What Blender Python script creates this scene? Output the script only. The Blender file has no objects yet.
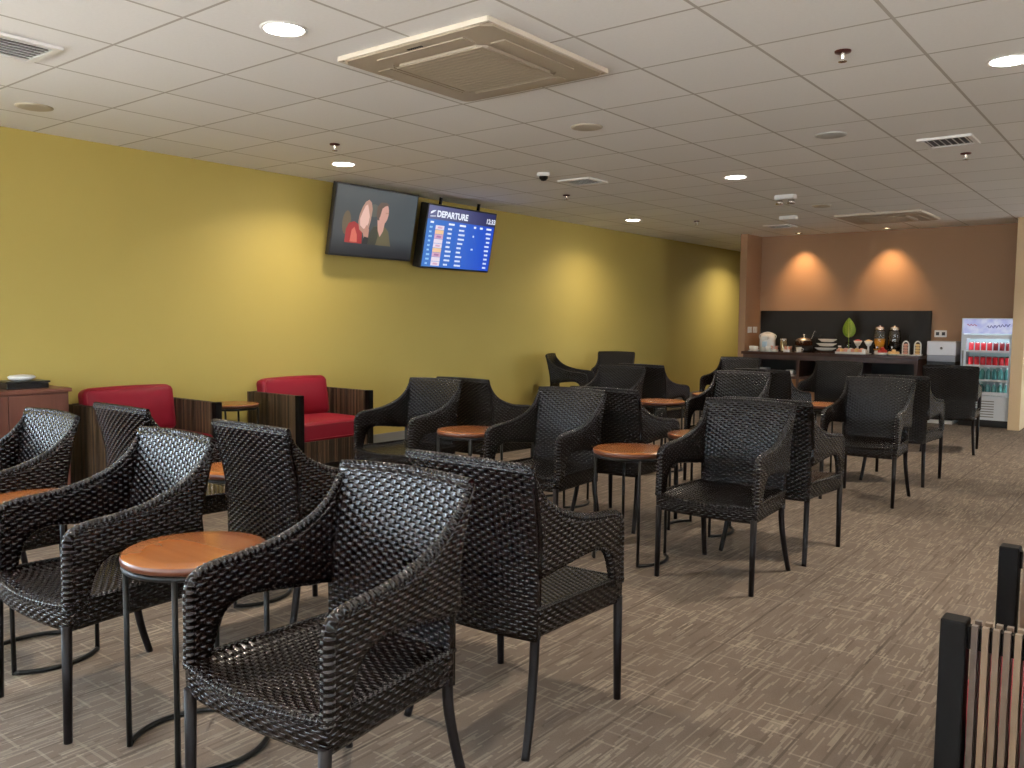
import bpy, bmesh, math, random
from mathutils import Vector, Matrix
random.seed(7)
PI = math.pi
SC = bpy.context.scene
COL = SC.collection
CEIL = 2.556

# ------------------------------------------------------------------ materials
def new_mat(name):
    m = bpy.data.materials.new(name); m.use_nodes = True
    nt = m.node_tree; b = nt.nodes['Principled BSDF']
    return m, nt, b
def simple(name, col, rough=.5, metal=0., spec=.5, emit=None, es=0., trans=0., ior=1.45, alpha=1.):
    m, nt, b = new_mat(name)
    b.inputs['Base Color'].default_value = (*col, 1)
    b.inputs['Roughness'].default_value = rough
    b.inputs['Metallic'].default_value = metal
    b.inputs['Specular IOR Level'].default_value = spec
    b.inputs['Transmission Weight'].default_value = trans
    b.inputs['IOR'].default_value = ior
    b.inputs['Alpha'].default_value = alpha
    if emit:
        b.inputs['Emission Color'].default_value = (*emit, 1)
        b.inputs['Emission Strength'].default_value = es
    return m
class N:
    """tiny node expression helper"""
    def __init__(s, nt): s.nt = nt
    def node(s, t, **kw):
        n = s.nt.nodes.new(t)
        for k, v in kw.items(): setattr(n, k, v)
        return n
    def link(s, a, b): s.nt.links.new(a, b)
    def m(s, op, a, b=None, c=None, clamp=False):
        n = s.nt.nodes.new('ShaderNodeMath'); n.operation = op; n.use_clamp = clamp
        for i, v in enumerate((a, b, c)):
            if v is None: continue
            if isinstance(v, (int, float)): n.inputs[i].default_value = v
            else: s.nt.links.new(v, n.inputs[i])
        return n.outputs[0]
    def xyz(s, sock):
        n = s.nt.nodes.new('ShaderNodeSeparateXYZ'); s.nt.links.new(sock, n.inputs[0]); return n.outputs
    def comb(s, x, y, z=0.):
        n = s.nt.nodes.new('ShaderNodeCombineXYZ')
        for i, v in enumerate((x, y, z)):
            if isinstance(v, (int, float)): n.inputs[i].default_value = v
            else: s.nt.links.new(v, n.inputs[i])
        return n.outputs[0]
    def mix(s, f, a, b):
        n = s.nt.nodes.new('ShaderNodeMix'); n.data_type = 'RGBA'
        if isinstance(f, (int, float)): n.inputs[0].default_value = f
        else: s.nt.links.new(f, n.inputs[0])
        for i, v in ((6, a), (7, b)):
            if isinstance(v, tuple): n.inputs[i].default_value = (*v, 1) if len(v) == 3 else v
            else: s.nt.links.new(v, n.inputs[i])
        return n.outputs[2]
    def noise(s, vec, scale, detail=2., rough=.5):
        n = s.nt.nodes.new('ShaderNodeTexNoise'); n.inputs['Scale'].default_value = scale
        n.inputs['Detail'].default_value = detail; n.inputs['Roughness'].default_value = rough
        if vec is not None: s.nt.links.new(vec, n.inputs['Vector'])
        return n.outputs[0]
    def white(s, vec):
        n = s.nt.nodes.new('ShaderNodeTexWhiteNoise'); n.noise_dimensions = '3D'
        s.nt.links.new(vec, n.inputs['Vector']); return n.outputs['Value']
    def bump(s, h, dist, strength=1.):
        n = s.nt.nodes.new('ShaderNodeBump'); n.inputs['Distance'].default_value = dist
        n.inputs['Strength'].default_value = strength; s.nt.links.new(h, n.inputs['Height']); return n.outputs[0]
def coords(nt, kind='Object'):
    return nt.nodes.new('ShaderNodeTexCoord').outputs[kind]
def world_pos(nt):
    return nt.nodes.new('ShaderNodeNewGeometry').outputs['Position']

def weave_mat():
    m, nt, b = new_mat('woven_rattan'); n = N(nt)
    x = n.xyz(coords(nt, 'UV')); u, v = x[0], x[1]
    rowf = n.m('DIVIDE', v, .0115); row = n.m('FLOOR', rowf)
    ph = n.m('ADD', n.m('DIVIDE', u, .038), n.m('MULTIPLY', n.m('FLOORED_MODULO', row, 2.), .5))
    h1 = n.m('ADD', .4, n.m('MULTIPLY', .6, n.m('POWER', n.m('ABSOLUTE', n.m('SINE', n.m('MULTIPLY', rowf, PI))), .7)))
    h2 = n.m('POWER', n.m('ADD', .5, n.m('MULTIPLY', .499, n.m('COSINE', n.m('MULTIPLY', ph, 2*PI)))), 1.4)
    h = n.m('MULTIPLY', h1, n.m('ADD', .05, n.m('MULTIPLY', h2, .95)))
    nt.links.new(n.bump(h, .0062, 1.), b.inputs['Normal'])
    rnd = n.white(n.comb(row, n.m('FLOOR', ph), 1.))
    nt.links.new(n.mix(rnd, (.003, .0025, .0025), (.010, .006, .005)), b.inputs['Base Color'])
    b.inputs['Roughness'].default_value = .2
    b.inputs['Specular IOR Level'].default_value = .33
    return m
def wood_mat(name, c1, c2, scale=8., rough=.3, axis=0, stretch=12., spec=.5):
    m, nt, b = new_mat(name); n = N(nt)
    x = n.xyz(coords(nt)); a = [x[0], x[1], x[2]]
    a[axis] = n.m('DIVIDE', a[axis], stretch)
    f = n.noise(n.comb(*a), scale, 6., .6)
    f2 = n.m('MULTIPLY', n.m('SUBTRACT', f, .3), 2.2, clamp=True)
    nt.links.new(n.mix(f2, c1, c2), b.inputs['Base Color'])
    b.inputs['Roughness'].default_value = rough; b.inputs['Specular IOR Level'].default_value = spec
    return m
def slat_mat():
    m, nt, b = new_mat('slat_wood'); n = N(nt)
    x = n.xyz(coords(nt, 'UV'))
    r = n.m('POWER', n.white(n.comb(n.m('FLOOR', n.m('ADD', x[0], .5)), 3., 1.)), 1.5)
    g = n.noise(n.comb(n.m('MULTIPLY', x[0], 3.), x[1], 0.), 9., 3.)
    c = n.mix(r, (.018, .010, .007), (.15, .09, .046))
    nt.links.new(n.mix(n.m('MULTIPLY', g, .35), c, (.05, .03, .018)), b.inputs['Base Color'])
    b.inputs['Roughness'].default_value = .45
    return m
def carpet_mat():
    m, nt, b = new_mat('carpet'); n = N(nt)
    p = n.xyz(coords(nt)); X, Y = p[0], p[1]
    def strokes(a, c, wid, length, thr, seed):
        col = n.m('FLOOR', n.m('DIVIDE', a, wid))
        off = n.m('MULTIPLY', n.white(n.comb(col, seed, 0.)), 7.)
        rf = n.m('ADD', n.m('DIVIDE', c, length), off)
        w = n.white(n.comb(col, n.m('FLOOR', rf), seed))
        return n.m('GREATER_THAN', w, thr)
    s1 = strokes(X, Y, .006, .075, .83, 1.)
    s2 = strokes(X, Y, .008, .15, .93, 5.)
    s3 = strokes(Y, X, .009, .13, .945, 9.)
    s4 = strokes(X, Y, .02, .10, .965, 14.)
    patch = n.noise(n.comb(X, Y, 0.), 2.6, 3.)
    pm = n.m('MULTIPLY', n.m('SUBTRACT', patch, .30), 2.6, clamp=True)
    s = n.m('ADD', n.m('MULTIPLY', s1, .55), n.m('ADD', n.m('MULTIPLY', s2, .45), n.m('ADD', n.m('MULTIPLY', s3, .5), n.m('MULTIPLY', s4, .4))), clamp=True)
    s = n.m('MULTIPLY', s, n.m('ADD', .35, n.m('MULTIPLY', pm, .65)))
    fine = n.noise(n.comb(X, Y, 0.), 170., 3., .8)
    mott = n.noise(n.comb(X, n.m('MULTIPLY', Y, .5), 0.), 14., 4.)
    d1 = strokes(X, Y, .009, .22, .90, 21.)
    base = n.mix(mott, (.130, .100, .077), (.215, .172, .136))
    base = n.mix(n.m('MULTIPLY', d1, .45), base, (.07, .054, .044))
    c = n.mix(s, base, (.38, .32, .25))
    c = n.mix(n.m('MULTIPLY', n.m('SUBTRACT', fine, .35), 1.1, clamp=True), n.mix(.45, c, (.045, .034, .028)), c)
    fr = n.m('ABSOLUTE', n.m('SUBTRACT', n.m('FRACT', n.m('DIVIDE', n.m('ADD', X, .11), .5)), .5))
    seam = n.m('LESS_THAN', fr, .009)
    c = n.mix(n.m('MULTIPLY', seam, .5), c, (.04, .03, .025))
    nt.links.new(c, b.inputs['Base Color'])
    b.inputs['Roughness'].default_value = .95; b.inputs['Specular IOR Level'].default_value = .15
    nt.links.new(n.bump(n.m('ADD', fine, n.m('MULTIPLY', s, .4)), .003, .6), b.inputs['Normal'])
    return m
def ceiling_mat():
    m, nt, b = new_mat('ceiling_tiles'); n = N(nt)
    p = n.xyz(coords(nt)); X, Y = p[0], p[1]
    def line(a, off, wid):
        f = n.m('ABSOLUTE', n.m('SUBTRACT', n.m('FRACT', n.m('ADD', n.m('DIVIDE', n.m('SUBTRACT', a, off), .6), .5)), .5))
        return n.m('LESS_THAN', f, wid/.6/2)
    lx = line(X, -1.011, .016); ly = line(Y, 3.855, .014)
    g = n.m('MAXIMUM', lx, ly)
    tile = n.white(n.comb(n.m('FLOOR', n.m('DIVIDE', n.m('ADD', X, 1.011), .6)), n.m('FLOOR', n.m('DIVIDE', n.m('SUBTRACT', Y, 3.855), .6)), 0.))
    fine = n.noise(n.comb(X, Y, 0.), 60., 3.)
    t = n.mix(tile, (.81, .81, .80), (.86, .86, .85))
    t = n.mix(n.m('MULTIPLY', fine, .25), t, (.62, .61, .59))
    nt.links.new(n.mix(g, t, (.48, .46, .42)), b.inputs['Base Color'])
    b.inputs['Roughness'].default_value = .85; b.inputs['Specular IOR Level'].default_value = .2
    h = n.m('ADD', n.m('MULTIPLY', g, -1.), n.m('MULTIPLY', fine, .12))
    nt.links.new(n.bump(h, .006, .7), b.inputs['Normal'])
    return m
def paint_mat(name, c, c2, rough=.6):
    m, nt, b = new_mat(name); n = N(nt)
    f = n.noise(coords(nt), 1.7, 4.); fine = n.noise(coords(nt), 190., 2.)
    nt.links.new(n.mix(f, c, c2), b.inputs['Base Color'])
    b.inputs['Roughness'].default_value = rough; b.inputs['Specular IOR Level'].default_value = .3
    nt.links.new(n.bump(fine, .0015, .4), b.inputs['Normal'])
    return m

M = {}
M['weave'] = weave_mat()
M['leg'] = simple('dark_wrapped_leg', (.007, .005, .005), .5, spec=.18)
M['steel'] = simple('black_steel', (.007, .0065, .006), .45, spec=.22)
M['table'] = wood_mat('table_veneer', (.16, .05, .014), (.31, .115, .034), 3.5, .24, 0, 9.)
M['tedge'] = simple('table_edge', (.095, .03, .014), .3)
M['slat'] = slat_mat()
M['darkpost'] = simple('dark_post', (.006, .005, .0045), .6, spec=.08)
M['red'] = simple('red_leather', (.235, .011, .024), .5, spec=.25)
M['redp'] = simple('red_piping', (.26, .008, .016), .45)
M['carpet'] = carpet_mat()
M['ceil'] = ceiling_mat()
M['yellow'] = paint_mat('yellow_paint', (.43, .335, .088), (.46, .36, .10))
M['brown'] = paint_mat('brown_paint', (.36, .215, .125), (.38, .23, .135))
M['cream'] = paint_mat('cream_paint', (.62, .46, .28), (.64, .48, .30))
M['white'] = simple('white_plastic', (.75, .75, .74), .4)
M['offw'] = simple('offwhite_plastic', (.60, .54, .45), .45)
M['acgrill'] = simple('ac_grille', (.34, .285, .21), .5)
M['acpanel'] = simple('ac_panel', (.40, .34, .26), .5)
M['grey'] = simple('grey_skirting', (.20, .20, .19), .5)
M['black'] = simple('black_plastic', (.012, .012, .013), .35)
M['blackboard'] = paint_mat('black_panel', (.008, .0075, .007), (.018, .017, .016), .5)
M['chrome'] = simple('brushed_steel', (.62, .60, .57), .22, 1.)
M['glass'] = simple('clear_glass', (.95, .98, .98), .02, trans=1., ior=1.45)
M['pane'] = simple('window_glass', (1, 1, 1), .0, trans=1., ior=1.01)
M['cabinet'] = wood_mat('red_brown_cabinet', (.085, .028, .018), (.17, .062, .040), 7., .42, 2, 10.)
M['cabtop'] = wood_mat('cabinet_top', (.13, .045, .03), (.19, .07, .048), 7., .35, 1, 10.)
M['counter'] = wood_mat('dark_counter', (.045, .018, .012), (.075, .030, .020), 7., .4, 2, 10.)
M['ctop'] = simple('counter_top', (.055, .022, .016), .22)
M['door'] = wood_mat('orange_wood_door', (.22, .10, .04), (.34, .17, .07), 6., .4, 2, 9.)
M['lamp'] = simple('lamp_lens', (.9, .9, .9), .4, emit=(1, .93, .84), es=60.)
M['fridge'] = simple('fridge_enamel', (.62, .66, .72), .3)
M['fridgein'] = simple('fridge_inside', (.55, .68, .68), .4)
M['flamp'] = simple('fridge_lamp', (.9, .9, .9), .4, emit=(.85, .95, 1.), es=6.)

# ------------------------------------------------------------------ mesh tools
class G:
    def __init__(s):
        s.bm = bmesh.new(); s.uv = s.bm.loops.layers.uv.new('UVMap'); s.mi = 0
    def face(s, vs, uvs=None, smooth=True):
        try: f = s.bm.faces.new(vs)
        except ValueError: return None
        f.material_index = s.mi; f.smooth = smooth
        if uvs:
            for l, t in zip(f.loops, uvs): l[s.uv].uv = t
        return f
    def box(s, x0, x1, y0, y1, z0, z1, bevel=0., seg=2, rot=None, piv=None, slat=None):
        b2 = bmesh.new()
        bmesh.ops.create_cube(b2, size=1)
        for v in b2.verts:
            v.co = Vector(((x0+x1)/2+v.co.x*(x1-x0), (y0+y1)/2+v.co.y*(y1-y0), (z0+z1)/2+v.co.z*(z1-z0)))
        if bevel > 0: bmesh.ops.bevel(b2, geom=list(b2.edges), offset=bevel, segments=seg, affect='EDGES', profile=.5)
        if rot is not None:
            pv = Vector(piv or (0, 0, 0))
            for v in b2.verts: v.co = pv + rot @ (v.co-pv)
        s.merge(b2, smooth=False, slat=slat)
    def merge(s, b2, smooth=True, slat=None):
        mp = {}
        for v in b2.verts: mp[v] = s.bm.verts.new(v.co)
        for f in b2.faces:
            nf = s.face([mp[v] for v in f.verts], smooth=smooth)
            if nf and slat is not None:
                for l in nf.loops: l[s.uv].uv = (slat, l.vert.co.z)
        b2.free()
    def rings(s, rings, close=True, cap=True, smooth=True, uvf=None):
        vr = [[s.bm.verts.new(p) for p in r] for r in rings]
        n = len(vr[0])
        for i in range(len(vr)-1):
            for j in range(n if close else n-1):
                k = (j+1) % n
                s.face([vr[i][j], vr[i][k], vr[i+1][k], vr[i+1][j]],
                       [uvf(i, j), uvf(i, j+1), uvf(i+1, j+1), uvf(i+1, j)] if uvf else None, smooth)
        if cap:
            s.face(list(reversed(vr[0])), smooth=False); s.face(vr[-1], smooth=False)
        return vr
    def lathe(s, prof, c=(0, 0, 0), n=24, cap=True, ax=None):
        rs = []
        for r, z in prof:
            ring = []
            for k in range(n):
                a = 2*PI*k/n; p = Vector((r*math.cos(a), r*math.sin(a), z))
                if ax is not None: p = ax @ p
                ring.append(p+Vector(c))
            rs.append(ring)
        s.rings(rs, cap=cap)
    def tube(s, pts, r, n=10, braid=0., closed=False, pitch=.03, sx=1.):
        pts = [Vector(p) for p in pts]; L = len(pts); rs = []
        up = Vector((0, 0, 1)); acc = 0.; accs = []
        prev = None
        for i, p in enumerate(pts):
            if closed: t = pts[(i+1) % L]-pts[i-1]
            else: t = pts[min(i+1, L-1)]-pts[max(i-1, 0)]
            t.normalize()
            if prev is None:
                a = up.cross(t)
                if a.length < .1: a = Vector((1, 0, 0)).cross(t)
            else: a = prev - t*prev.dot(t)
            a.normalize(); prev = a; b = t.cross(a)
            rr = r(i/(L-1)) if callable(r) else r
            if i: acc += (p-pts[i-1]).length
            accs.append(acc)
            ring = []
            for k in range(n):
                th = 2*PI*k/n
                q = rr
                br = braid(i/(L-1)) if callable(braid) else braid
                if br: q = rr*(1-br+br*abs(math.sin(th+acc*PI/pitch)))
                ring.append(p+a*(q*math.cos(th))+b*(q*math.sin(th)))
            rs.append(ring)
        if closed: rs.append(rs[0])
        s.rings(rs, cap=not closed, uvf=lambda i, j: (accs[min(i, L-1)]*2.2, j*.0115*.5))
    def sheet(s, F, nu, nv, th, off):
        """F(u,v)->(Vector, (uvx,uvy)); two faces separated by th along off(u,v)"""
        A = []; B = []; U = []
        for i in range(nu+1):
            ra, rb, ru = [], [], []
            for j in range(nv+1):
                p, uv = F(i/nu, j/nv); o = off(i/nu, j/nv)
                ra.append(s.bm.verts.new(p+o*th/2)); rb.append(s.bm.verts.new(p-o*th/2)); ru.append(uv)
            A.append(ra); B.append(rb); U.append(ru)
        for i in range(nu):
            for j in range(nv):
                uvs = [U[i][j], U[i+1][j], U[i+1][j+1], U[i][j+1]]
                s.face([A[i][j], A[i+1][j], A[i+1][j+1], A[i][j+1]], uvs)
                s.face([B[i][j+1], B[i+1][j+1], B[i+1][j], B[i][j]], [uvs[3], uvs[2], uvs[1], uvs[0]])
        for i in range(nu):
            for j in (0, nv):
                q = [A[i][j], B[i][j], B[i+1][j], A[i+1][j]]
                s.face(q, [U[i][j]]*4)
        for j in range(nv):
            for i in (0, nu):
                s.face([A[i][j], A[i][j+1], B[i][j+1], B[i][j]], [U[i][j]]*4)
    def done(s, name, mats, parent=None, loc=None, normals=True):
        if normals: bmesh.ops.recalc_face_normals(s.bm, faces=list(s.bm.faces))
        me = bpy.data.meshes.new(name); s.bm.to_mesh(me); s.bm.free()
        for m in (mats if isinstance(mats, (list, tuple)) else [mats]): me.materials.append(M[m] if isinstance(m, str) else m)
        o = bpy.data.objects.new(name, me); COL.objects.link(o)
        if parent is not None: o.parent = parent
        if loc: o.location = loc
        return o
def thing(name, label, cat, loc=(0, 0, 0), rz=0., group=None):
    o = bpy.data.objects.new(name, None); COL.objects.link(o); o.empty_display_size = .1
    o.location = loc; o.rotation_euler = (0, 0, rz); o['label'] = label; o['category'] = cat
    if group: o['group'] = group
    return o
def tag(o, label, cat, group=None):
    o['label'] = label; o['category'] = cat
    if group: o['group'] = group
    return o
def struct(o): o['kind'] = 'structure'; return o
def copy_tree(o, parent=None):
    c = o.copy(); COL.objects.link(c); c.parent = parent
    for ch in [k for k in bpy.data.objects if k.parent == o]: copy_tree(ch, c)
    return c
def catmull(pts, n):
    out = []; P = [Vector(p) for p in pts]
    for i in range(len(P)-1):
        p0 = P[max(i-1, 0)]; p1 = P[i]; p2 = P[i+1]; p3 = P[min(i+2, len(P)-1)]
        for k in range(n):
            t = k/n
            out.append(.5*((2*p1)+(p2-p0)*t+(2*p0-5*p1+4*p2-p3)*t*t+(3*p1-p0-3*p2+p3)*t**3))
    out.append(P[-1]); return out
def cushion(g, x0, x1, y0, y1, z0, z1, r, crown=(0, 0, 0), n=10):
    b2 = bmesh.new(); bmesh.ops.create_cube(b2, size=2)
    bmesh.ops.subdivide_edges(b2, edges=list(b2.edges), cuts=n, use_grid_fill=True)
    h = Vector(((x1-x0)/2, (y1-y0)/2, (z1-z0)/2)); c = Vector(((x0+x1)/2, (y0+y1)/2, (z0+z1)/2))
    for v in b2.verts:
        t = v.co.copy()
        # ease grid toward the edges
        t = Vector([math.copysign(abs(a)**.7, a) if abs(a) < 1 else a for a in t])
        q = Vector([t[i]*h[i] for i in range(3)])
        inner = Vector([max(-(h[i]-r), min(h[i]-r, q[i])) for i in range(3)])
        d = q-inner
        if d.length > 1e-9:
            d = d.normalized()*r
        p = inner+d
        for i in range(3):
            j, k = (i+1) % 3, (i+2) % 3
            if abs(v.co[i]) > .99: p[i] += math.copysign(crown[i]*(1-t[j]**2)*(1-t[k]**2), t[i])
        v.co = p+c
    g.merge(b2)

# ------------------------------------------------------------------ room shell
def slab(name, mat, *b):
    g = G(); g.box(*b); o = g.done(name, mat); return struct(o)
slab('floor', 'carpet', -6.5, 3.6, -2.9, 20, -.1, 0)
slab('ceiling', 'ceil', -6.5, 3.6, -2.9, 20, CEIL, CEIL+.1)
LWIN = (-2.35, .55)
g = G(); g.box(-6.47, -6.32, -2.6, 20, 0, .55); g.box(-6.47, -6.32, -2.6, 20, 2.3, CEIL)
g.box(-6.47, -6.32, -2.6, LWIN[0], .55, 2.3); g.box(-6.47, -6.32, LWIN[1], 20, .55, 2.3)
bmesh.ops.remove_doubles(g.bm, verts=list(g.bm.verts), dist=1e-5); struct(g.done('wall_left', 'yellow'))
slab('wall_back', 'brown', -4.98, -1.575, 12.4, 12.55, 0, CEIL)
slab('wall_back_column', 'brown', -5.08, -4.98, 11.85, 12.55, 0, CEIL)
g = G(); g.box(-1.575, -1.45, 11.78, 19.9, 0, CEIL)
struct(g.done('wall_wing', 'cream'))
slab('wall_end', 'yellow', -6.47, 3.5, 19.9, 20, 0, CEIL)
slab('baseboard_left', 'grey', -6.32, -6.305, -2.6, 19.9, 0, .12)
slab('baseboard_back', 'grey', -4.98, -1.575, 12.385, 12.4, 0, .1)
# wall behind the viewer, with wide windows
WIN = [(-6.1, -4.2), (-3.9, -2.0), (-1.7, .2), (.5, 2.4)]
g = G()
g.box(-6.47, 3.5, -2.75, -2.6, 0, .55); g.box(-6.47, 3.5, -2.75, -2.6, 2.3, CEIL)
xs = [-6.47]+[a for w in WIN for a in w]+[3.5]
for i in range(0, len(xs), 2): g.box(xs[i], xs[i+1], -2.75, -2.6, .55, 2.3)
struct(g.done('wall_front', 'cream'))
for i, (a, b) in enumerate(WIN):
    g = G()
    for q in ((a, a+.05), (b-.05, b), ((a+b)/2-.02, (a+b)/2+.02)): g.box(q[0], q[1], -2.71, -2.65, .55, 2.3)
    g.box(a, b, -2.71, -2.65, .55, .60); g.box(a, b, -2.71, -2.65, 2.25, 2.3)
    f = struct(g.done('window_%d' % (i+1), 'white'))
    g = G(); g.box(a+.05, b-.05, -2.683, -2.677, .6, 2.25); g.done('glass_pane', 'pane', f)
g = G()
g.box(3.5, 3.6, -2.75, 20, 0, .55); g.box(3.5, 3.6, -2.75, 20, 2.3, CEIL)
g.box(3.5, 3.6, -2.75, -1.6, .55, 2.3); g.box(3.5, 3.6, 2.6, 10.4, .55, 2.3); g.box(3.5, 3.6, 14.4, 20, .55, 2.3)
struct(g.done('wall_right', 'cream'))
RWIN = [(-1.6, 2.6), (10.4, 14.4)]
for i, (a, b) in enumerate(RWIN):
    g = G()
    for q in ((a, a+.05), (b-.05, b), ((a+b)/2-.02, (a+b)/2+.02)): g.box(3.53, 3.58, q[0], q[1], .55, 2.3)
    g.box(3.53, 3.58, a, b, .55, .6); g.box(3.53, 3.58, a, b, 2.25, 2.3)
    f = struct(g.done('window_%d' % (i+5), 'white'))
    g = G(); g.box(3.552, 3.558, a+.05, b-.05, .6, 2.25); g.done('glass_pane', 'pane', f)

g = G(); a, b = LWIN
for q in ((a, a+.05), (b-.05, b), ((a+b)/2-.02, (a+b)/2+.02)): g.box(-6.43, -6.38, q[0], q[1], .55, 2.3)
g.box(-6.43, -6.38, a, b, .55, .6); g.box(-6.43, -6.38, a, b, 2.25, 2.3)
f = struct(g.done('window_7', 'white'))
g = G(); g.box(-6.408, -6.402, a+.05, b-.05, .6, 2.25); g.done('glass_pane', 'pane', f)

# ------------------------------------------------------------------ woven chair (faces -Y)
def yb(z):   # back centre-line
    t = max(0., (z-.55)/.33)
    return .200+.064*t**1.35
def xw(y):   # side wing bows outwards to the front
    t = min(1., max(0., (.24-y)/.42)); t = t*t*(3-2*t)
    return .230+.022*t+.006*max(0., min(1., (y-.2)/.05))
PT = [(.264, .857), (.234, .805), (.190, .757), (.136, .718), (.068, .689), (-.01, .668), (-.09, .657), (-.17, .650), (-.218, .637), (-.238, .604), (-.240, .50), (-.242, .41)]
QT = [(.264, .857), (.246, .80), (.221, .71), (.208, .62), (.203, .535), (.10, .546), (.0, .558), (-.075, .563), (-.130, .550), (-.165, .515), (-.186, .46), (-.197, .405)]
def make_chair(label):
    t = thing('rattan_chair', label, 'chair', group='dark woven rattan chairs')
    # backrest
    g = G()
    def BF(u, v):
        z = .335+v*(.857-.335); a = 2*u-1
        hw = .228+.014*v*v
        return Vector((a*hw, yb(z)+.022*(1-a*a)+(0 if v < 1 else 0), z+.006*(1-a*a)*v)), (a*hw, z)
    g.sheet(BF, 22, 30, .024, lambda u, v: Vector((0, 1, -.15)).normalized())
    top = [BF(i/100, 1)[0]+Vector((0, 0, .002)) for i in range(101)]
    g.tube(top, .0125, 10, .2, pitch=.014)
    g.done('backrest', 'weave', t)
    # side wings with arm
    P = catmull([(a, b, 0) for a, b in PT], 5); Q = catmull([(a, b, 0) for a, b in QT], 5)
    nn = len(P)-1
    for sx in (-1, 1):
        g = G()
        def WF(u, v):
            i = min(int(round(u*nn)), nn); p = P[i].lerp(Q[i], v)
            return Vector((sx*xw(p.x), p.x, p.y)), (p.x, p.y)
        g.sheet(WF, nn, 8, .030, lambda u, v: Vector((1, 0, 0)))
        fine = catmull([(sx*xw(a), a, b) for a, b in PT], 26)
        g.tube(fine, lambda s: .0125+.005*min(1, s*3), 10, lambda s: .10 if s < .70 else .0, pitch=.014)
        fq = catmull([(sx*xw(a), a, b) for a, b in QT[4:]], 10)
        g.tube(fq, .0145, 8, .14, pitch=.014)
        g.done('armrest', 'weave', t)
    # seat
    g = G()
    def outline(k, n=64):
        # rounded trapezoid running around the seat
        pass
    def hw(y): return .262-.034*max(0, min(1, (y+.262)/.46))
    def SF(u, v):
        a = 2*u-1
        yf = -.250-.026*(1-a*a); yr = .205
        y = yf+(yr-yf)*v
        x = a*hw(max(y, -.262))
        e = min(1, min((1-abs(a))*5, v*6, (1-v)*9))
        z = .432-.016*e-.012*(1-a*a)*(1-v)
        # round the front edge
        if v < .05: z -= .008*(1-v/.05)
        return Vector((x, y, z)), (x, y)
    nu, nv = 20, 22
    V = [[None]*(nv+1) for _ in range(nu+1)]; U = [[None]*(nv+1) for _ in range(nu+1)]
    for i in range(nu+1):
        for j in range(nv+1):
            p, q = SF(i/nu, j/nv); V[i][j] = g.bm.verts.new(p); U[i][j] = q
    for i in range(nu):
        for j in range(nv):
            g.face([V[i][j], V[i+1][j], V[i+1][j+1], V[i][j+1]], [U[i][j], U[i+1][j], U[i+1][j+1], U[i][j+1]])
    loop = [V[i][0] for i in range(nu+1)]+[V[nu][j] for j in range(1, nv+1)]+[V[i][nv] for i in range(nu-1, -1, -1)]+[V[0][j] for j in range(nv-1, 0, -1)]
    prev = loop; s_acc = [0.]
    for k in range(1, len(loop)+1): s_acc.append(s_acc[-1]+(loop[k % len(loop)].co-loop[k-1].co).length)
    for lev, (zz, ins) in enumerate(((.415, .0), (.385, .0), (.352, .002), (.340, .010), (.338, .05))):
        cur = []
        for v in loop:
            c = Vector((0, -.03, 0)); d = Vector((v.co.x, v.co.y, 0))-c; l = d.length
            d = c+d*((l-ins)/l)
            z = zz if lev else v.co.z-.014
            cur.append(g.bm.verts.new((d.x, d.y, z)))
        for k in range(len(loop)):
            k2 = (k+1) % len(loop)
            zu = [.432, .415, .385, .352, .34][lev]
            g.face([prev[k], cur[k], cur[k2], prev[k2]], [(s_acc[k], zu), (s_acc[k], zz), (s_acc[k+1], zz), (s_acc[k+1], zu)])
        prev = cur
    g.face(list(reversed(prev)), smooth=False)
    rim = [v.co+Vector((0, 0, -.004)) for v in loop]
    rl = []
    for k in range(len(rim)):
        for q in range(4): rl.append(rim[k].lerp(rim[(k+1) % len(rim)], q/4))
    g.tube(rl, .009, 8, .2, closed=True, pitch=.016)
    g.done('seat', 'weave', t)
    for sx in (-1, 1):
        g = G(); g.tube([(sx*.2475, -.246, .36), (sx*.2475, -.249, .18), (sx*.2475, -.252, 0)], lambda s: .0155-.003*s, 12)
        g.done('leg', 'leg', t)
        g = G(); g.tube(catmull([(sx*.214, .196, .36), (sx*.215, .203, .26), (sx*.224, .232, .12), (sx*.234, .270, 0)], 5), lambda s: .0155-.003*s, 12)
        g.done('leg', 'leg', t)
    return t
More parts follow.
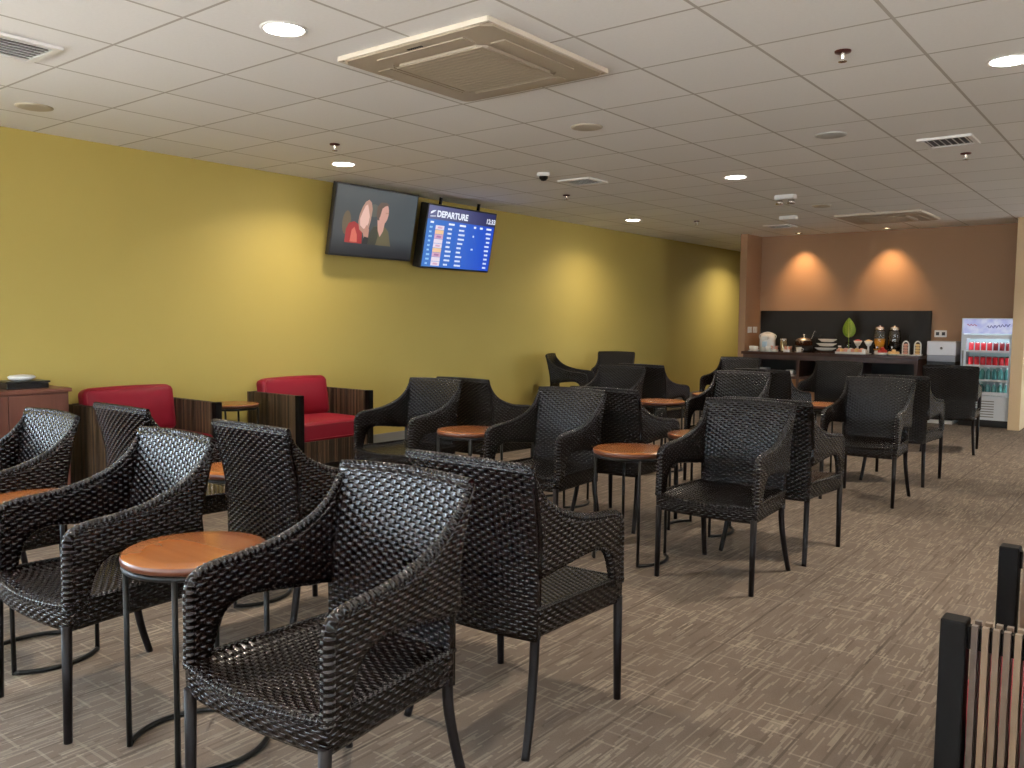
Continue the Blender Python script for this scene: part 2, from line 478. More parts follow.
CH = [  # x, y, facing (0 = towards -Y, 180 = +Y, 90 = +X), label
 (-1.65, 1.375, 2, 'nearest woven chair in front centre, cut off by the bottom edge, facing the viewer'),
 (-1.675, 2.165, 182, 'woven chair turned away, back to back with the nearest chair'),
 (-2.81, 1.37, 0, 'woven chair facing the viewer, directly left of the nearest round table'),
 (-2.83, 2.21, 180, 'woven chair turned away, just behind the nearest round table top'),
 (-3.82, 1.38, 0, 'woven chair cut by the left edge, bluish sheen, below the cabinet'),
 (-3.85, 2.22, 180, 'woven chair turned away, its black back overlapping the left red armchair'),
 (-1.757, 4.005, 0, 'woven chair facing the viewer beside the aisle in mid room, all legs in view'),
 (-1.72, 4.67, 180, 'woven chair turned away, right behind the mid-room aisle chair'),
 (-2.88, 4.0, 0, 'woven chair facing the viewer, left of the round table at picture centre'),
 (-2.76, 4.69, 180, 'black-looking woven chair turned away, beyond the round table at picture centre'),
 (-4.03, 4.02, 0, 'woven chair facing the viewer beside the right red armchair'),
 (-3.96, 4.74, 180, 'woven chair turned away, back to back with the chair beside the right red armchair'),
 (-1.745, 6.45, 0, 'woven chair facing the viewer on the aisle, third row, before the buffet'),
 (-1.745, 7.42, 180, 'woven chair turned away on the aisle, behind the third row aisle chair'),
 (-2.84, 6.47, 0, 'third row woven chair whose top rises just above the mid-room aisle chair'),
 (-2.84, 7.42, 180, 'black woven chair back, back to back with the middle third row chair'),
 (-4.00, 6.47, 0, 'third row woven chair facing the viewer, nearest the yellow wall'),
 (-4.02, 7.38, 180, 'black woven chair turned away, back to back with the third row chair nearest the wall'),
 (-1.78, 9.48, 188, 'woven chair alone on the aisle in front of the drinks fridge'),
 (-2.86, 9.10, 0, 'woven chair directly before the middle of the buffet counter'),
 (-4.02, 9.20, 0, 'woven chair before the left end of the buffet, its arm outlined on yellow wall'),
 (-5.84, 8.62, 113, 'woven chair against the yellow wall, seen from its side'),
 (-5.84, 9.62, 24, 'woven chair in the far corner by the yellow wall, brownish backrest'),
]
first = make_chair(CH[0][3])
for i, (x, y, a, lab) in enumerate(CH):
    c = first if i == 0 else copy_tree(first)
    c.location = (x, y, 0); c.rotation_euler = (0, 0, math.radians(a)); c['label'] = lab

# ------------------------------------------------------------------ round side tables
def make_table(label):
    t = thing('side_table', label, 'table', group='small round wooden tables between the chairs')
    g = G(); g.lathe([(.200, .571), (.206, .574), (.2085, .584), (.206, .594), (.202, .597), (.15, .5975), (.0, .5975)], n=64, cap=False)
    for f in g.bm.faces: f.material_index = 0 if min(v.co.z for v in f.verts) >= .5935 else 1
    g.mi = 1; g.lathe([(0, .571), (.200, .571)], n=64, cap=False)
    g.done('table_top', ['table', 'tedge'], t)
    g = G(); g.tube([(.197*math.cos(a*PI/32), .197*math.sin(a*PI/32), .562) for a in range(64)], .009, 8, closed=True)
    g.done('ring_frame', 'steel', t)
    for s in (-1, 1):
        A = [math.radians(-48+96*k/16) for k in range(17)]
        g = G(); g.tube([(s*.2*math.cos(a), .2*math.sin(a), .009) for a in A], .009, 8); g.done('base_rail', 'steel', t)
        for e in (-1, 1):
            a = math.radians(48*e); p = (s*.2*math.cos(a), .2*math.sin(a))
            g = G(); g.tube([(p[0], p[1], .003), (p[0], p[1], .28), (p[0], p[1], .56)], .0085, 8); g.done('leg', 'steel', t)
    return t
TB = [(-2.262, 1.37, 'nearest round orange-brown wooden table with thin black legs, between the two front chairs'),
 (-3.34, 1.37, 'round wooden table cut by the left picture edge, half hidden by a chair arm'),
 (-3.35, 2.28, 'small round table glimpsed through the gap between two chairs at left'),
 (-2.33, 2.28, 'round table mostly hidden behind the back of the nearest chair'),
 (-2.285, 3.965, 'round wooden table at picture centre, immediately left of the mid-room aisle chair'),
 (-3.45, 3.98, 'round wooden table right of the chair beside the right red armchair'),
 (-2.265, 4.78, 'lighter round table just behind the centre table, partly hidden by the mid-room chair arm'),
 (-3.37, 4.86, 'round table barely visible behind the middle chair arm, in front of the yellow wall'),
 (-3.50, 6.55, 'round table of the third row, seen past the chairs right of picture centre'),
 (-3.46, 7.55, 'small far round table under the arm of the chair before the buffet left end'),
 (-2.34, 7.25, 'round table glimpsed as an orange edge left of the third row aisle chair')]
t0 = make_table(TB[0][2])
for i, (x, y, lab) in enumerate(TB):
    c = t0 if i == 0 else copy_tree(t0)
    c.location = (x, y, 0); c['label'] = lab
c = copy_tree(t0); c.location = (-5.93, 3.93, 0); c['label'] = 'round side table against the yellow wall between the two red armchairs'
c['group'] = 'side table by the wall'

# ------------------------------------------------------------------ slatted lounge armchair, faces +X, origin at the back left floor corner
def slats(g, along, a0, a1, c0, c1, z0, z1, k0=0):
    p = .0195; n = int(round((a1-a0)/p)); p = (a1-a0)/n
    for k in range(n):
        q0 = a0+k*p; q1 = q0+p*.62
        if along == 'x': g.box(q0, q1, c0, c1, z0, z1, slat=k+k0)
        else: g.box(c0, c1, q0, q1, z0, z1, slat=k+k0)
def make_lounge(label):
    D, W, H = .70, .80, .655
    t = thing('lounge_armchair', label, 'armchair', group='red cushioned slatted lounge armchairs')
    for i, y in enumerate((0, W-.05)):
        g = G()
        slats(g, 'x', .0, D-.052, y, y+.013, .06, H, 40*i); slats(g, 'x', .0, D-.052, y+.037, y+.05, .06, H, 40*i)
        sd = g.done('side_panel', 'slat', t)
        g = G()
        ya = y+.014
        g.box(.0, D-.05, ya, ya+.022, H-.055, H-.008); g.done('rail', 'darkpost', sd)
        g = G(); g.box(.0, D-.05, ya, ya+.022, .08, .14); g.done('rail', 'darkpost', sd)
        g = G(); g.box(D-.05, D, y-.002, y+.052, .0, H+.003, .004); g.done('front_post', 'darkpost', t)
        g = G(); g.box(0, .04, y+.004, y+.046, 0, .07); g.done('foot', 'darkpost', t)
    g = G(); slats(g, 'y', .052, W-.052, D-.045, D-.015, .075, .27, 90); g.done('front_panel', 'slat', t)
    g = G(); slats(g, 'y', .052, W-.052, .0, .02, .08, H, 150); g.done('back_panel', 'slat', t)
    g = G(); g.box(.04, D-.045, .052, W-.052, .20, .262); g.done('seat_deck', 'darkpost', t)
    g = G(); cushion(g, .10, D-.01, .055, W-.055, .262, .43, .035, (.004, 0, .012)); cs = g.done('seat_cushion', 'red', t)
    g = G()
    for z in (.29, .405):
        x1, y0, y1 = D-.0, .06, W-.06
        g.tube([(x1-.015, y0+.02, z), (x1-.009, y0+.05, z), (x1-.006, W/2, z), (x1-.009, y1-.05, z), (x1-.015, y1-.02, z)], .004, 6)
    g.done('piping', 'redp', cs)
    g = G(); cushion(g, -.07, .07, -.343, .343, -.01, .34, .045, (.03, 0, .01)); bc = g.done('back_cushion', 'red', t)
    bc.location = (.135, W/2, .425); bc.rotation_euler = (0, math.radians(-9), 0)
    g = G()
    b = [(.062, -.31, .01), (.062, .31, .01), (.062, .325, .03), (.062, .325, .30), (.062, .30, .325), (.062, -.30, .325), (.062, -.325, .30), (.062, -.325, .03)]
    g.tube(b, .004, 6, closed=True); g.done('piping', 'redp', bc)
    return t
l0 = make_lounge('red cushioned armchair with slatted wood sides, left one, next to the cabinet'); l0.location = (-6.23, 2.78, 0)
l1 = copy_tree(l0); l1.location = (-6.23, 4.28, 0); l1['label'] = 'red cushioned armchair with slatted wood sides, right one, fully in view under the television'
l2 = copy_tree(l0); l2.location = (.335, 2.745, 0); l2.rotation_euler = (0, 0, PI); l2['label'] = 'slatted armchair in the bottom right corner, black front posts, red cushion seen between slats'

# ------------------------------------------------------------------ cabinet at left wall with its objects
t = thing('low_cabinet', 'red-brown wooden cabinet against the yellow wall at the left picture edge', 'cabinet', (-6.08, 1.9, 0))
g = G(); g.box(-.21, .20, -.78, .74, .06, .775, .003); g.done('body', 'cabinet', t)
g = G(); g.box(-.20, .17, -.76, .72, 0, .06); g.done('plinth', 'darkpost', t)
g = G(); g.box(-.215, .22, -.79, .755, .775, .80, .003); g.done('cabinet_top', 'cabtop', t)
for k in range(4):
    y0 = -.775+k*.378
    g = G(); g.box(.20, .217, y0, y0+.373, .075, .765, .003)
    d = g.done('door', 'cabinet', t)
    g = G(); yy = y0+(.34 if k % 2 == 0 else .03); g.tube([(.232, yy, .40), (.232, yy, .52)], .005, 8)
    g.box(.216, .234, yy-.004, yy+.004, .41, .42); g.box(.216, .234, yy-.004, yy+.004, .50, .51); g.done('handle', 'chrome', d)
t = thing('serving_box', 'flat black box holding a grey-white bowl on the cabinet', 'box', (-6.06, 2.42, .80))
g = G(); g.box(-.10, .10, -.13, .13, .0, .045, .004); g.box(-.108, .108, -.138, .138, .038, .05, .003); g.done('tray', 'black', t)
g = G(); g.lathe([(.05, .05), (.075, .06), (.085, .075), (.07, .085), (.02, .09), (0, .09)], n=24); g.done('bowl', simple('pale_ceramic', (.55, .55, .53), .35), t)
g = G()
for k in range(3): g.box(-.13, .10, -.17+.01*k, .16-.006*k, .004*k, .004*k+.0035, rot=Matrix.Rotation(.06*k, 3, 'Z'))
tag(g.done('magazine', simple('magazine_cover', (.62, .66, .62), .25), loc=(-6.05, 2.05, .80)), 'pale glossy magazine lying flat on the cabinet at the left edge', 'magazine')

# ------------------------------------------------------------------ televisions
def emis(name, c, s=1.):
    m, nt, b = new_mat(name)
    b.inputs['Base Color'].default_value = (.01, .01, .01, 1); b.inputs['Roughness'].default_value = .35
    b.inputs['Emission Color'].default_value = (*c, 1); b.inputs['Emission Strength'].default_value = s
    return m
def tv(name, label, yc, w, h, x, z, tilt, depth=.05):
    t = thing(name, label, 'television', (x, yc, z)); t.rotation_euler = (0, math.radians(tilt), 0)
    # local: screen faces +X, y to the right in the picture, z up
    g = G(); g.box(-depth, 0, -w/2, w/2, -h/2, h/2, .006); g.done('housing', 'black', t)
    return t
def flat(g, pts, x):
    vs = [g.bm.verts.new((x, p[0], p[1])) for p in pts]; g.face(vs, smooth=False)
def blob(cx, cy, rx, ry, n=24, rot=0., pw=1.):
    o = []
    for k in range(n):
        a = 2*PI*k/n; px, py = rx*math.cos(a), ry*math.sin(a)
        o.append((cx+px*math.cos(rot)-py*math.sin(rot), cy+px*math.sin(rot)+py*math.cos(rot)))
    return o
T1 = tv('television', 'wall television showing two people in a dark film scene', 5.615, 1.05, .66, -6.07, 2.185, 11.3)
def grad_screen():
    m, nt, b = new_mat('film_backdrop'); n = N(nt)
    x = n.xyz(coords(nt)); f = n.noise(coords(nt), 3., 3.)
    yy = n.m('ADD', n.m('MULTIPLY', x[1], .6), .45, clamp=True)
    c = n.mix(yy, (.085, .09, .09), (.10, .135, .16))
    c = n.mix(n.m('MULTIPLY', n.m('SUBTRACT', -.12, x[2]), 7., clamp=True), c, (.015, .016, .024))
    c = n.mix(n.m('MULTIPLY', f, .3), c, (.05, .07, .085))
    b.inputs['Base Color'].default_value = (.01, .01, .01, 1); b.inputs['Roughness'].default_value = .3
    nt.links.new(c, b.inputs['Emission Color']); b.inputs['Emission Strength'].default_value = .55
    return m
g = G(); flat(g, [(-.51, -.31), (.51, -.31), (.51, .315), (-.51, .315)], .002)
s1 = g.done('screen', grad_screen(), T1, normals=False)
PAL = {'wood': (.16, .11, .055), 'hair': (.55, .30, .22), 'hairlit': (.95, .60, .50), 'skin': (.60, .30, .22), 'red': (.45, .03, .03), 'redlit': (.8, .18, .12), 'dark': (.02, .018, .02), 'olive': (.15, .125, .06), 'olived': (.05, .05, .03), 'face': (.75, .40, .32), 'brownhair': (.14, .085, .06), 'smoke': (.12, .12, .10)}
PM = {k: emis('film_'+k, v, .8) for k, v in PAL.items()}
def pic(name, mat, pts, x):
    g = G(); flat(g, pts, x); g.done(name, PM[mat], s1, normals=False)
pic('film_background', 'wood', blob(-.36, -.02, .05, .11), .003)
pic('film_background', 'smoke', blob(-.04, .12, .07, .06), .003)
pic('film_coat', 'red', [(-.36, -.20), (-.36, -.08), (-.33, -.02), (-.27, 0), (-.2, -.03), (-.16, -.10), (-.15, -.20)], .0035)
pic('film_coat', 'redlit', [(-.30, -.19), (-.29, -.08), (-.26, -.05), (-.22, -.12), (-.21, -.19)], .004)
pic('film_hair', 'hair', [(-.15, -.10), (-.20, -.07), (-.222, .0), (-.215, .07), (-.19, .14), (-.16, .19), (-.12, .215), (-.085, .19), (-.065, .13), (-.07, .03), (-.085, -.05), (-.11, -.09)], .0045)
pic('film_hair', 'hairlit', [(-.15, -.06), (-.195, -.03), (-.205, .03), (-.18, .10), (-.155, .155), (-.13, .17), (-.11, .12), (-.09, .06), (-.095, .0), (-.12, -.05)], .005)
pic('film_hand', 'skin', [(-.12, -.19), (-.15, -.10), (-.12, -.02), (-.08, -.06), (-.08, -.16)], .0052)
pic('film_coat', 'dark', [(-.15, -.2), (-.13, -.13), (-.06, -.14), (-.05, -.2)], .0053)
pic('film_jacket', 'olive', [(-.08, -.20), (-.07, -.09), (-.03, -.03), (.03, -.01), (.10, -.01), (.17, -.06), (.19, -.12), (.22, -.20)], .0055)
pic('film_jacket', 'olived', [(-.08, -.20), (-.07, -.09), (-.03, -.03), (.02, -.02), (.04, -.12), (.02, -.20)], .0058)
pic('film_neck', 'face', [(.01, .04), (.03, -.06), (.065, -.12), (.10, -.06), (.11, .03)], .006)
pic('film_face', 'face', blob(.085, .10, .058, .098, rot=-.1), .0065)
pic('film_hair', 'brownhair', [(-.01, .08), (-.01, .16), (.03, .205), (.10, .21), (.145, .19), (.09, .175), (.055, .15), (.04, .08), (.02, .03)], .007)
pic('film_face', 'skin', [(.105, .115), (.14, .12), (.14, .108), (.105, .105)], .0072)
g = G(); g.tube([(-.03, -.1, 0), (-.15, -.1, .02), (-.22, -.1, .05)], .02, 8); g.tube([(-.03, .1, 0), (-.15, .1, .02), (-.22, .1, .05)], .02, 8)
g.done('wall_bracket', 'black', T1)

T2 = tv('departure_display', 'blue departures screen mounted right of the film television', 6.81, 1.09, .655, -6.06, 2.13, 11.3, .11)
def dep_screen():
    m, nt, b = new_mat('display_blue'); n = N(nt)
    x = n.xyz(coords(nt))
    f = n.m('ADD', n.m('MULTIPLY', x[1], 1.), .5, clamp=True)
    c = n.mix(f, (.05, .20, .62), (.006, .07, .62))
    hd = n.m('GREATER_THAN', x[2], .175)
    c = n.mix(hd, c, n.mix(f, (.13, .14, .30), (.01, .015, .10)))
    b.inputs['Base Color'].default_value = (.01, .01, .01, 1); b.inputs['Roughness'].default_value = .3
    nt.links.new(c, b.inputs['Emission Color']); b.inputs['Emission Strength'].default_value = .95
    return m
g = G(); flat(g, [(-.53, -.31), (.53, -.31), (.53, .312), (-.53, .312)], .002)
s2 = g.done('screen', dep_screen(), T2, normals=False)
WT = emis('display_white', (.85, .9, 1.), 1.); PK = emis('display_logo_tone', (.75, .45, .62), .9); YL = emis('display_logo_yellow', (.9, .6, .35), .95); RD = emis('display_logo_dark', (.45, .2, .4), .9); PW = emis('display_logo_pale', (.85, .75, .85), .95)
def text(body, y, z, size, parent, mat, name, bold=.006):
    c = bpy.data.curves.new('txt', 'FONT'); c.body = body; c.size = size; c.offset = bold*size*2
    to = bpy.data.objects.new('tmp', c); COL.objects.link(to)
    dg = bpy.context.evaluated_depsgraph_get(); me = bpy.data.meshes.new_from_object(to.evaluated_get(dg))
    bpy.data.objects.remove(to)
    for v in me.vertices: v.co = Vector((.004, y+v.co.x, z+v.co.y))
    me.name = name; me.materials.clear(); me.materials.append(mat)
    o = bpy.data.objects.new(name, me); COL.objects.link(o); o.parent = parent
text('DEPARTURE', -.405, .205, .088, s2, WT, 'header_text', .02)
text('12:33', .375, .205, .072, s2, WT, 'clock_text', .015)
g = G(); flat(g, [(-.50, .245), (-.47, .262), (-.42, .268), (-.445, .25), (-.47, .235), (-.50, .225)], .004); flat(g, [(-.50, .205), (-.42, .212), (-.42, .204), (-.50, .197)], .004)
g.done('header_icon', WT, s2, normals=False)
cols = [(-.485, .05), (-.21, .09), (-.04, .10), (.19, .035), (.29, .045), (.40, .085)]
g = G()
for y0, w_ in cols: flat(g, [(y0, .135), (y0+w_, .135), (y0+w_, .155), (y0, .155)], .004)
g.done('column_header', WT, s2, normals=False)
CY = emis('display_cyan', (.45, .75, 1.), .9)
g2 = G()
for r in range(9):
    g = G(); z = .085-.0465*r
    for ci, (y0, w_) in enumerate(cols):
        if ci == 0: g2 = G()
        if ci == 4 or (ci == 3 and r not in (1, 4)): continue
        ww = w_*random.choice((.7, .85, 1.)); n_ = max(2, int(ww/.016))
        if ci == 5: y0 += w_-ww
        for k in range(n_):
            q = y0+k*ww/n_; (flat)(g2 if ci == 0 else g, [(q, z), (q+ww/n_*.82, z), (q+ww/n_*.82, z+.019), (q, z+.019)], .004)
    g.done('flight_row', WT, s2, normals=False); g2.done('flight_time', CY, s2, normals=False)
for r in range(9):
    z = .076-.0465*r; g = G(); flat(g, [(-.40, z), (-.27, z), (-.27, z+.043), (-.40, z+.043)], .0035)
    lg = g.done('airline_logo', [PW, YL, PK, PW][r % 4], s2, normals=False)
    g = G(); flat(g, [(-.375, z+.012), (-.30, z+.010), (-.295, z+.028), (-.36, z+.032)], .004); g.done('logo_mark', [PK, PW, RD, YL][(r*3) % 4], s2, normals=False)
for s in (-1, 1):
    g = G()
    g.box(-.085, -.06, s*.3-.012, s*.3+.012, .30, .40); g.done('ceiling_arm', 'steel', T2); g = G(); g.box(-.22, -.09, s*.3-.025, s*.3+.025, -.12, .12)
    g.done('mount_arm', 'steel', T2)

# ------------------------------------------------------------------ ceiling fixtures
DL = [(-3.18, 2.40, 'round recessed downlight, the large glowing one at the top left'),
 (-5.50, 4.73, 'round recessed downlight glowing above the film television'),
 (-3.14, 7.17, 'round recessed downlight glowing right of picture centre, above the buffet side'),
 (-5.49, 9.45, 'round recessed downlight glowing near the yellow wall, beyond the departures screen'),
 (-.71, 4.79, 'round recessed downlight glowing at the top right picture edge')]
for x, y in ((-5.5, 0.), (-.75, 0.), (-.75, 9.5), (-3.15, -2.0), (-5.5, 13.9), (1.7, 2.4), (1.7, 7.2), (-.9, 14.0)): DL.append((x, y, 'recessed downlight in the ceiling outside the picture'))
GR = 'round recessed ceiling downlights'
dl0 = None
for i, (x, y, lab) in enumerate(DL):
    if dl0 is None:
        dl0 = thing('ceiling_downlight', lab, 'downlight', group=GR)
        g = G(); g.lathe([(.085, 0), (.088, -.006), (.100, -.006), (.104, 0)], n=40, cap=False); g.done('trim_ring', 'white', dl0)
        g = G(); g.lathe([(.0, -.002), (.085, -.002)], n=40, cap=False); g.done('lens', 'lamp', dl0, normals=False)
        c = dl0
    else: c = copy_tree(dl0)
    c.location = (x, y, CEIL-.0005); c['label'] = lab
    if i >= 5: c['group'] = 'downlights outside the picture'
    L = bpy.data.lights.new('downlight_lamp', 'AREA'); L.shape = 'DISK'; L.size = .16; L.color = (1, .86, .68)
    L.energy = 36 if x > -5 else (30 if y > 12 else 20)
    L.spread = math.radians(140)
    lo = bpy.data.objects.new('downlight_lamp', L); COL.objects.link(lo); lo.location = (x, y, CEIL-.012)
for i, (x, y, lab) in enumerate(((-4.33, 12.12, 'small warm spotlight in the ceiling over the left part of the buffet'), (-3.14, 12.10, 'small warm spotlight in the ceiling over the right part of the buffet'))):
    if i == 0:
        sp0 = thing('ceiling_spotlight', lab, 'spotlight', group='small warm spotlights over the buffet')
        g = G(); g.lathe([(.034, 0), (.036, -.008), (.048, -.008), (.052, 0)], n=24, cap=False); g.done('trim_ring', 'chrome', sp0)
        g = G(); g.lathe([(0, -.003), (.034, -.003)], n=24, cap=False); g.done('lens', simple('spot_lens', (.9, .8, .6), .4, emit=(1, .78, .5), es=14.), sp0, normals=False)
        c = sp0
    else: c = copy_tree(sp0)
    c.location = (x, y, CEIL-.0005); c['label'] = lab
    L = bpy.data.lights.new('spot_lamp', 'SPOT'); L.energy = 70; L.color = (1, .62, .30); L.spot_size = math.radians(80); L.spot_blend = 1.0; L.shadow_soft_size = .02
    lo = bpy.data.objects.new('spot_lamp', L); COL.objects.link(lo); lo.location = (x, y, CEIL-.02)
    d = Vector((0, .25, -1.0)); lo.rotation_euler = d.to_track_quat('-Z', 'Y').to_euler()
# cassette air conditioners
def cassette(label, x, y, w, grp):
    t = thing('ceiling_air_conditioner', label, 'air conditioner', (x, y, CEIL-.001), group=grp)
    g = G(); h = w/2
    for a, b_ in ((h, h-.035), ): pass
    prof = [(h, 0), (h, -.018), (h-.012, -.03), (h-.17, -.036), (h-.172, -.030), (h-.19, -.030), (h-.192, -.040), (0.001, -.040)]
    rs = []
    for r, z in prof:
        c = .04 if r > .2 else .01
        c = min(c, r*.4)
        rs.append([(r, -r+c, z), (r, r-c, z), (r-c, r, z), (-r+c, r, z), (-r, r-c, z), (-r, -r+c, z), (-r+c, -r, z), (r-c, -r, z)])
    g.rings(rs, cap=False, smooth=False); g.done('panel_frame', 'acpanel', t)
    g = G()
    for k in range(4): g.box(-h, h, -h-.004, -h+.012, -.024, -.001, .002, rot=Matrix.Rotation(k*PI/2, 3, 'Z'))
    g.done('trim_edge', 'offw', t)
    g = G(); q = h-.20; g.box(-q, q, -q, q, -.0445, -.040)
    for k in range(15):
        z = -q+.03+k*(2*q-.06)/14; g.box(-q+.03, q-.03, z-.003, z+.003, -.046, -.044)
    g.done('intake_grille', 'acgrill', t)
    for k in range(4):
        g = G(); R_ = Matrix.Rotation(k*PI/2, 3, 'Z'); g.box(-h+.20, h-.20, h-.15, h-.07, -.0385, -.034, rot=R_); g.done('air_flap', 'acpanel', t)
    g = G()
    for k in range(7): g.box(-.05+k*.014, -.041+k*.014, -h+.045, -h+.058, -.036, -.0335)
    g.done('display_strip', 'black', t)
    return t
cassette('large square beige cassette air conditioner in the ceiling, top centre', -2.82, 3.28, .95, 'cassette air conditioners')
cassette('square beige cassette air conditioner in the far ceiling before the brown wall', -2.80, 10.80, .95, 'cassette air conditioners')
def diffuser(label, x, y, w, d):
    t = thing('ceiling_vent', label, 'vent', (x, y, CEIL-.001), group='louvred ceiling vents')
    g = G(); f = .03
    g.box(-w/2, w/2, -d/2, -d/2+f, -.014, 0); g.box(-w/2, w/2, d/2-f, d/2, -.014, 0); g.box(-w/2, -w/2+f, -d/2+f, d/2-f, -.014, 0); g.box(w/2-f, w/2, -d/2+f, d/2-f, -.014, 0)
    g.done('vent_frame', 'white', t)
    g = G(); g.box(-w/2+f, w/2-f, -d/2+f, d/2-f, -.003, -.001); g.done('vent_opening', 'black', t)
    n_ = 7
    for k in range(n_):
        xx = -w/2+f+(k+.5)*(w-2*f)/n_
        g = G(); g.box(xx-.012, xx+.012, -d/2+f, d/2-f, -.009, -.006, rot=Matrix.Rotation(.6, 3, 'Y'), piv=(xx, 0, -.008)); g.done('louvre', 'white', t)
diffuser('louvred ceiling vent at the top left picture edge', -4.42, 1.78, .36, .30)
diffuser('louvred ceiling vent in the middle of the ceiling near the dome camera', -4.35, 6.57, .34, .32)
diffuser('bright louvred ceiling vent at the right, beside a sprinkler', -1.33, 6.61, .34, .34)
diffuser('small ceiling vent far back before the column', -4.22, 11.1, .34, .34)
for i, (x, y, lab) in enumerate(((-5.57, 2.35, 'flat round ceiling disc at left over the yellow wall'), (-3.14, 4.78, 'flat round beige ceiling disc near the large air conditioner'), (-1.93, 5.95, 'flat round bluish-grey ceiling disc at right'), (-3.14, 9.47, 'flat round ceiling disc far back, the smallest'))):
    g = G(); g.lathe([(.105, 0), (.104, -.004), (.09, -.008), (.0, -.009)], n=32, cap=False)
    tag(g.done('ceiling_speaker', simple('speaker_grille_%d' % i, (.42, .43, .42) if i == 2 else (.47, .42, .33), .6), loc=(x, y, CEIL-.0005)), lab, 'speaker', 'round ceiling speakers')
sp = None
for x, y, lab in ((-4.93, 4.16, 'small ceiling sprinkler left, above the film television'), (-1.31, 4.17, 'largest ceiling sprinkler, dark red rosette, upper right'), (-1.32, 7.16, 'ceiling sprinkler below the right louvred vent'), (-4.97, 7.21, 'tiny ceiling sprinkler behind the dome camera'), (-4.88, 9.99, 'tiny far ceiling sprinkler near the yellow wall')):
    if sp is None:
        sp = thing('ceiling_sprinkler', lab, 'sprinkler', group='ceiling sprinklers'); c = sp
        g = G(); g.lathe([(.038, 0), (.036, -.008), (.014, -.012), (.0, -.012)], n=20, cap=False); g.done('rosette', simple('dark_copper', (.10, .035, .03), .35, .6), sp)
        g = G(); g.lathe([(.011, -.01), (.009, -.035), (.004, -.045), (.02, -.047), (.02, -.05), (0, -.05)], n=14, cap=False); g.done('nozzle', 'chrome', sp)
    else: c = copy_tree(sp)
    c.location = (x, y, CEIL-.0005); c['label'] = lab
t = thing('dome_camera', 'white dome camera on the ceiling right of the departures screen', 'camera', (-4.4, 6.03, CEIL-.0005))
g = G(); g.lathe([(.055, 0), (.055, -.025), (.05, -.03), (0, -.03)], n=24, cap=False); g.done('housing', 'white', t)
g = G(); g.lathe([(.04, -.03), (.036, -.05), (.02, -.066), (0, -.07)], n=20, cap=False); g.done('lens_dome', 'black', t)
for i, (x, y, lab) in enumerate(((-3.17, 8.46, 'white twin-headed emergency light on the far ceiling'), (-3.75, 10.13, 'flat white box fixture on the far ceiling'))):
    t = thing('emergency_light', lab, 'emergency light', (x, y, CEIL-.0005))
    g = G(); g.box(-.10, .10, -.045, .045, -.045, 0, .008); g.done('housing', 'white', t)
    if i == 0:
        for s in (-1, 1):
            g = G(); g.lathe([(.0, 0), (.03, 0), (.036, -.04), (0, -.042)], (s*.06, 0, -.05), n=16, cap=False); g.done('lamp_head', 'chrome', t)
# ------------------------------------------------------------------ buffet
g = G(); g.box(-4.955, -2.60, 12.375, 12.398, .865, 1.455, .002)
tag(g.done('splashback_panel', 'blackboard'), 'long black panel on the brown wall behind the buffet', 'wall panel')
t = thing('buffet_counter', 'dark wooden buffet counter with open shelf bays against the brown wall', 'counter', (0, 0, 0))
X0, X1, YF, YR = -4.94, -2.60, 11.72, 12.398
g = G(); g.box(X0-.02, X1+.02, YF-.03, YR, .825, .865, .004); g.done('counter_top', 'ctop', t)
g = G(); g.box(X0, X1, YR-.02, YR, .06, .825); g.done('back_panel', 'blackboard', t)
for x in (X0, -4.16, -3.38, X1-.04):
    g = G(); g.box(x, x+.04, YF, YR-.02, .0, .825); g.done('upright_panel', 'counter', t)
g = G(); g.box(X0+.04, X1-.04, YF+.01, YR-.02, .50, .53); g.done('shelf', 'counter', t)
g = G(); g.box(X0+.04, X1-.04, YF, YF+.02, .76, .825); g.done('apron', 'counter', t)
for k, (a, b_) in enumerate(((X0+.04, -4.16), (-4.12, -3.38), (-3.34, X1-.04))):
    for j in range(2):
        m_ = (a+b_)/2; x0_, x1_ = (a+.003, m_-.002) if j == 0 else (m_+.002, b_-.003)
        g = G(); g.box(x0_, x1_, YF+.002, YF+.022, .07, .495, .002); d = g.done('door', 'door', t)
        g = G(); hx = x1_-.03 if j == 0 else x0_+.03; g.tube([(hx, YF-.012, .34), (hx, YF-.012, .44)], .005, 6); g.box(hx-.004, hx+.004, YF-.012, YF+.003, .35, .358); g.box(hx-.004, hx+.004, YF-.012, YF+.003, .422, .43); g.done('handle', 'chrome', d)
CT = .865
def ceramic(name, c, r=.25): return simple(name, c, r)
M['cer'] = ceramic('white_ceramic', (.78, .76, .72)); M['pinkfood'] = simple('pink_pastry', (.70, .36, .26), .6)
M['bread'] = simple('yellow_pastry', (.78, .52, .22), .6); M['orange'] = simple('orange_juice', (.95, .42, .02), .3)
M['leaf'] = wood_mat('leaf_green', (.12, .26, .01), (.34, .46, .03), 10., .4, 2, 4.)
M['midrib'] = simple('leaf_midrib', (.62, .62, .10), .5)
M['redfood'] = simple('red_apples', (.55, .05, .03), .35)
M['dgreen'] = simple('dark_green', (.03, .07, .03), .35)
M['water'] = simple('dark_drink', (.03, .025, .02), .1)
t = thing('water_boiler', 'white electric water boiler on the left end of the buffet', 'boiler', (-4.70, 12.02, CT))
g = G(); g.lathe([(.105, 0), (.115, .02), (.112, .17), (.10, .23), (.075, .255), (.0, .262)], n=28, cap=False); g.done('body', 'cer', t)
g = G(); g.box(-.05, .05, -.135, -.08, .17, .225, .012); g.lathe([(.012, 0), (.012, .03)], (0, -.125, .145), n=10); g.done('spout', 'cer', t)
g = G(); g.box(-.035, .035, -.122, -.105, .06, .14, .004); g.done('control_panel', simple('pale_blue_panel', (.45, .58, .66), .3), t)
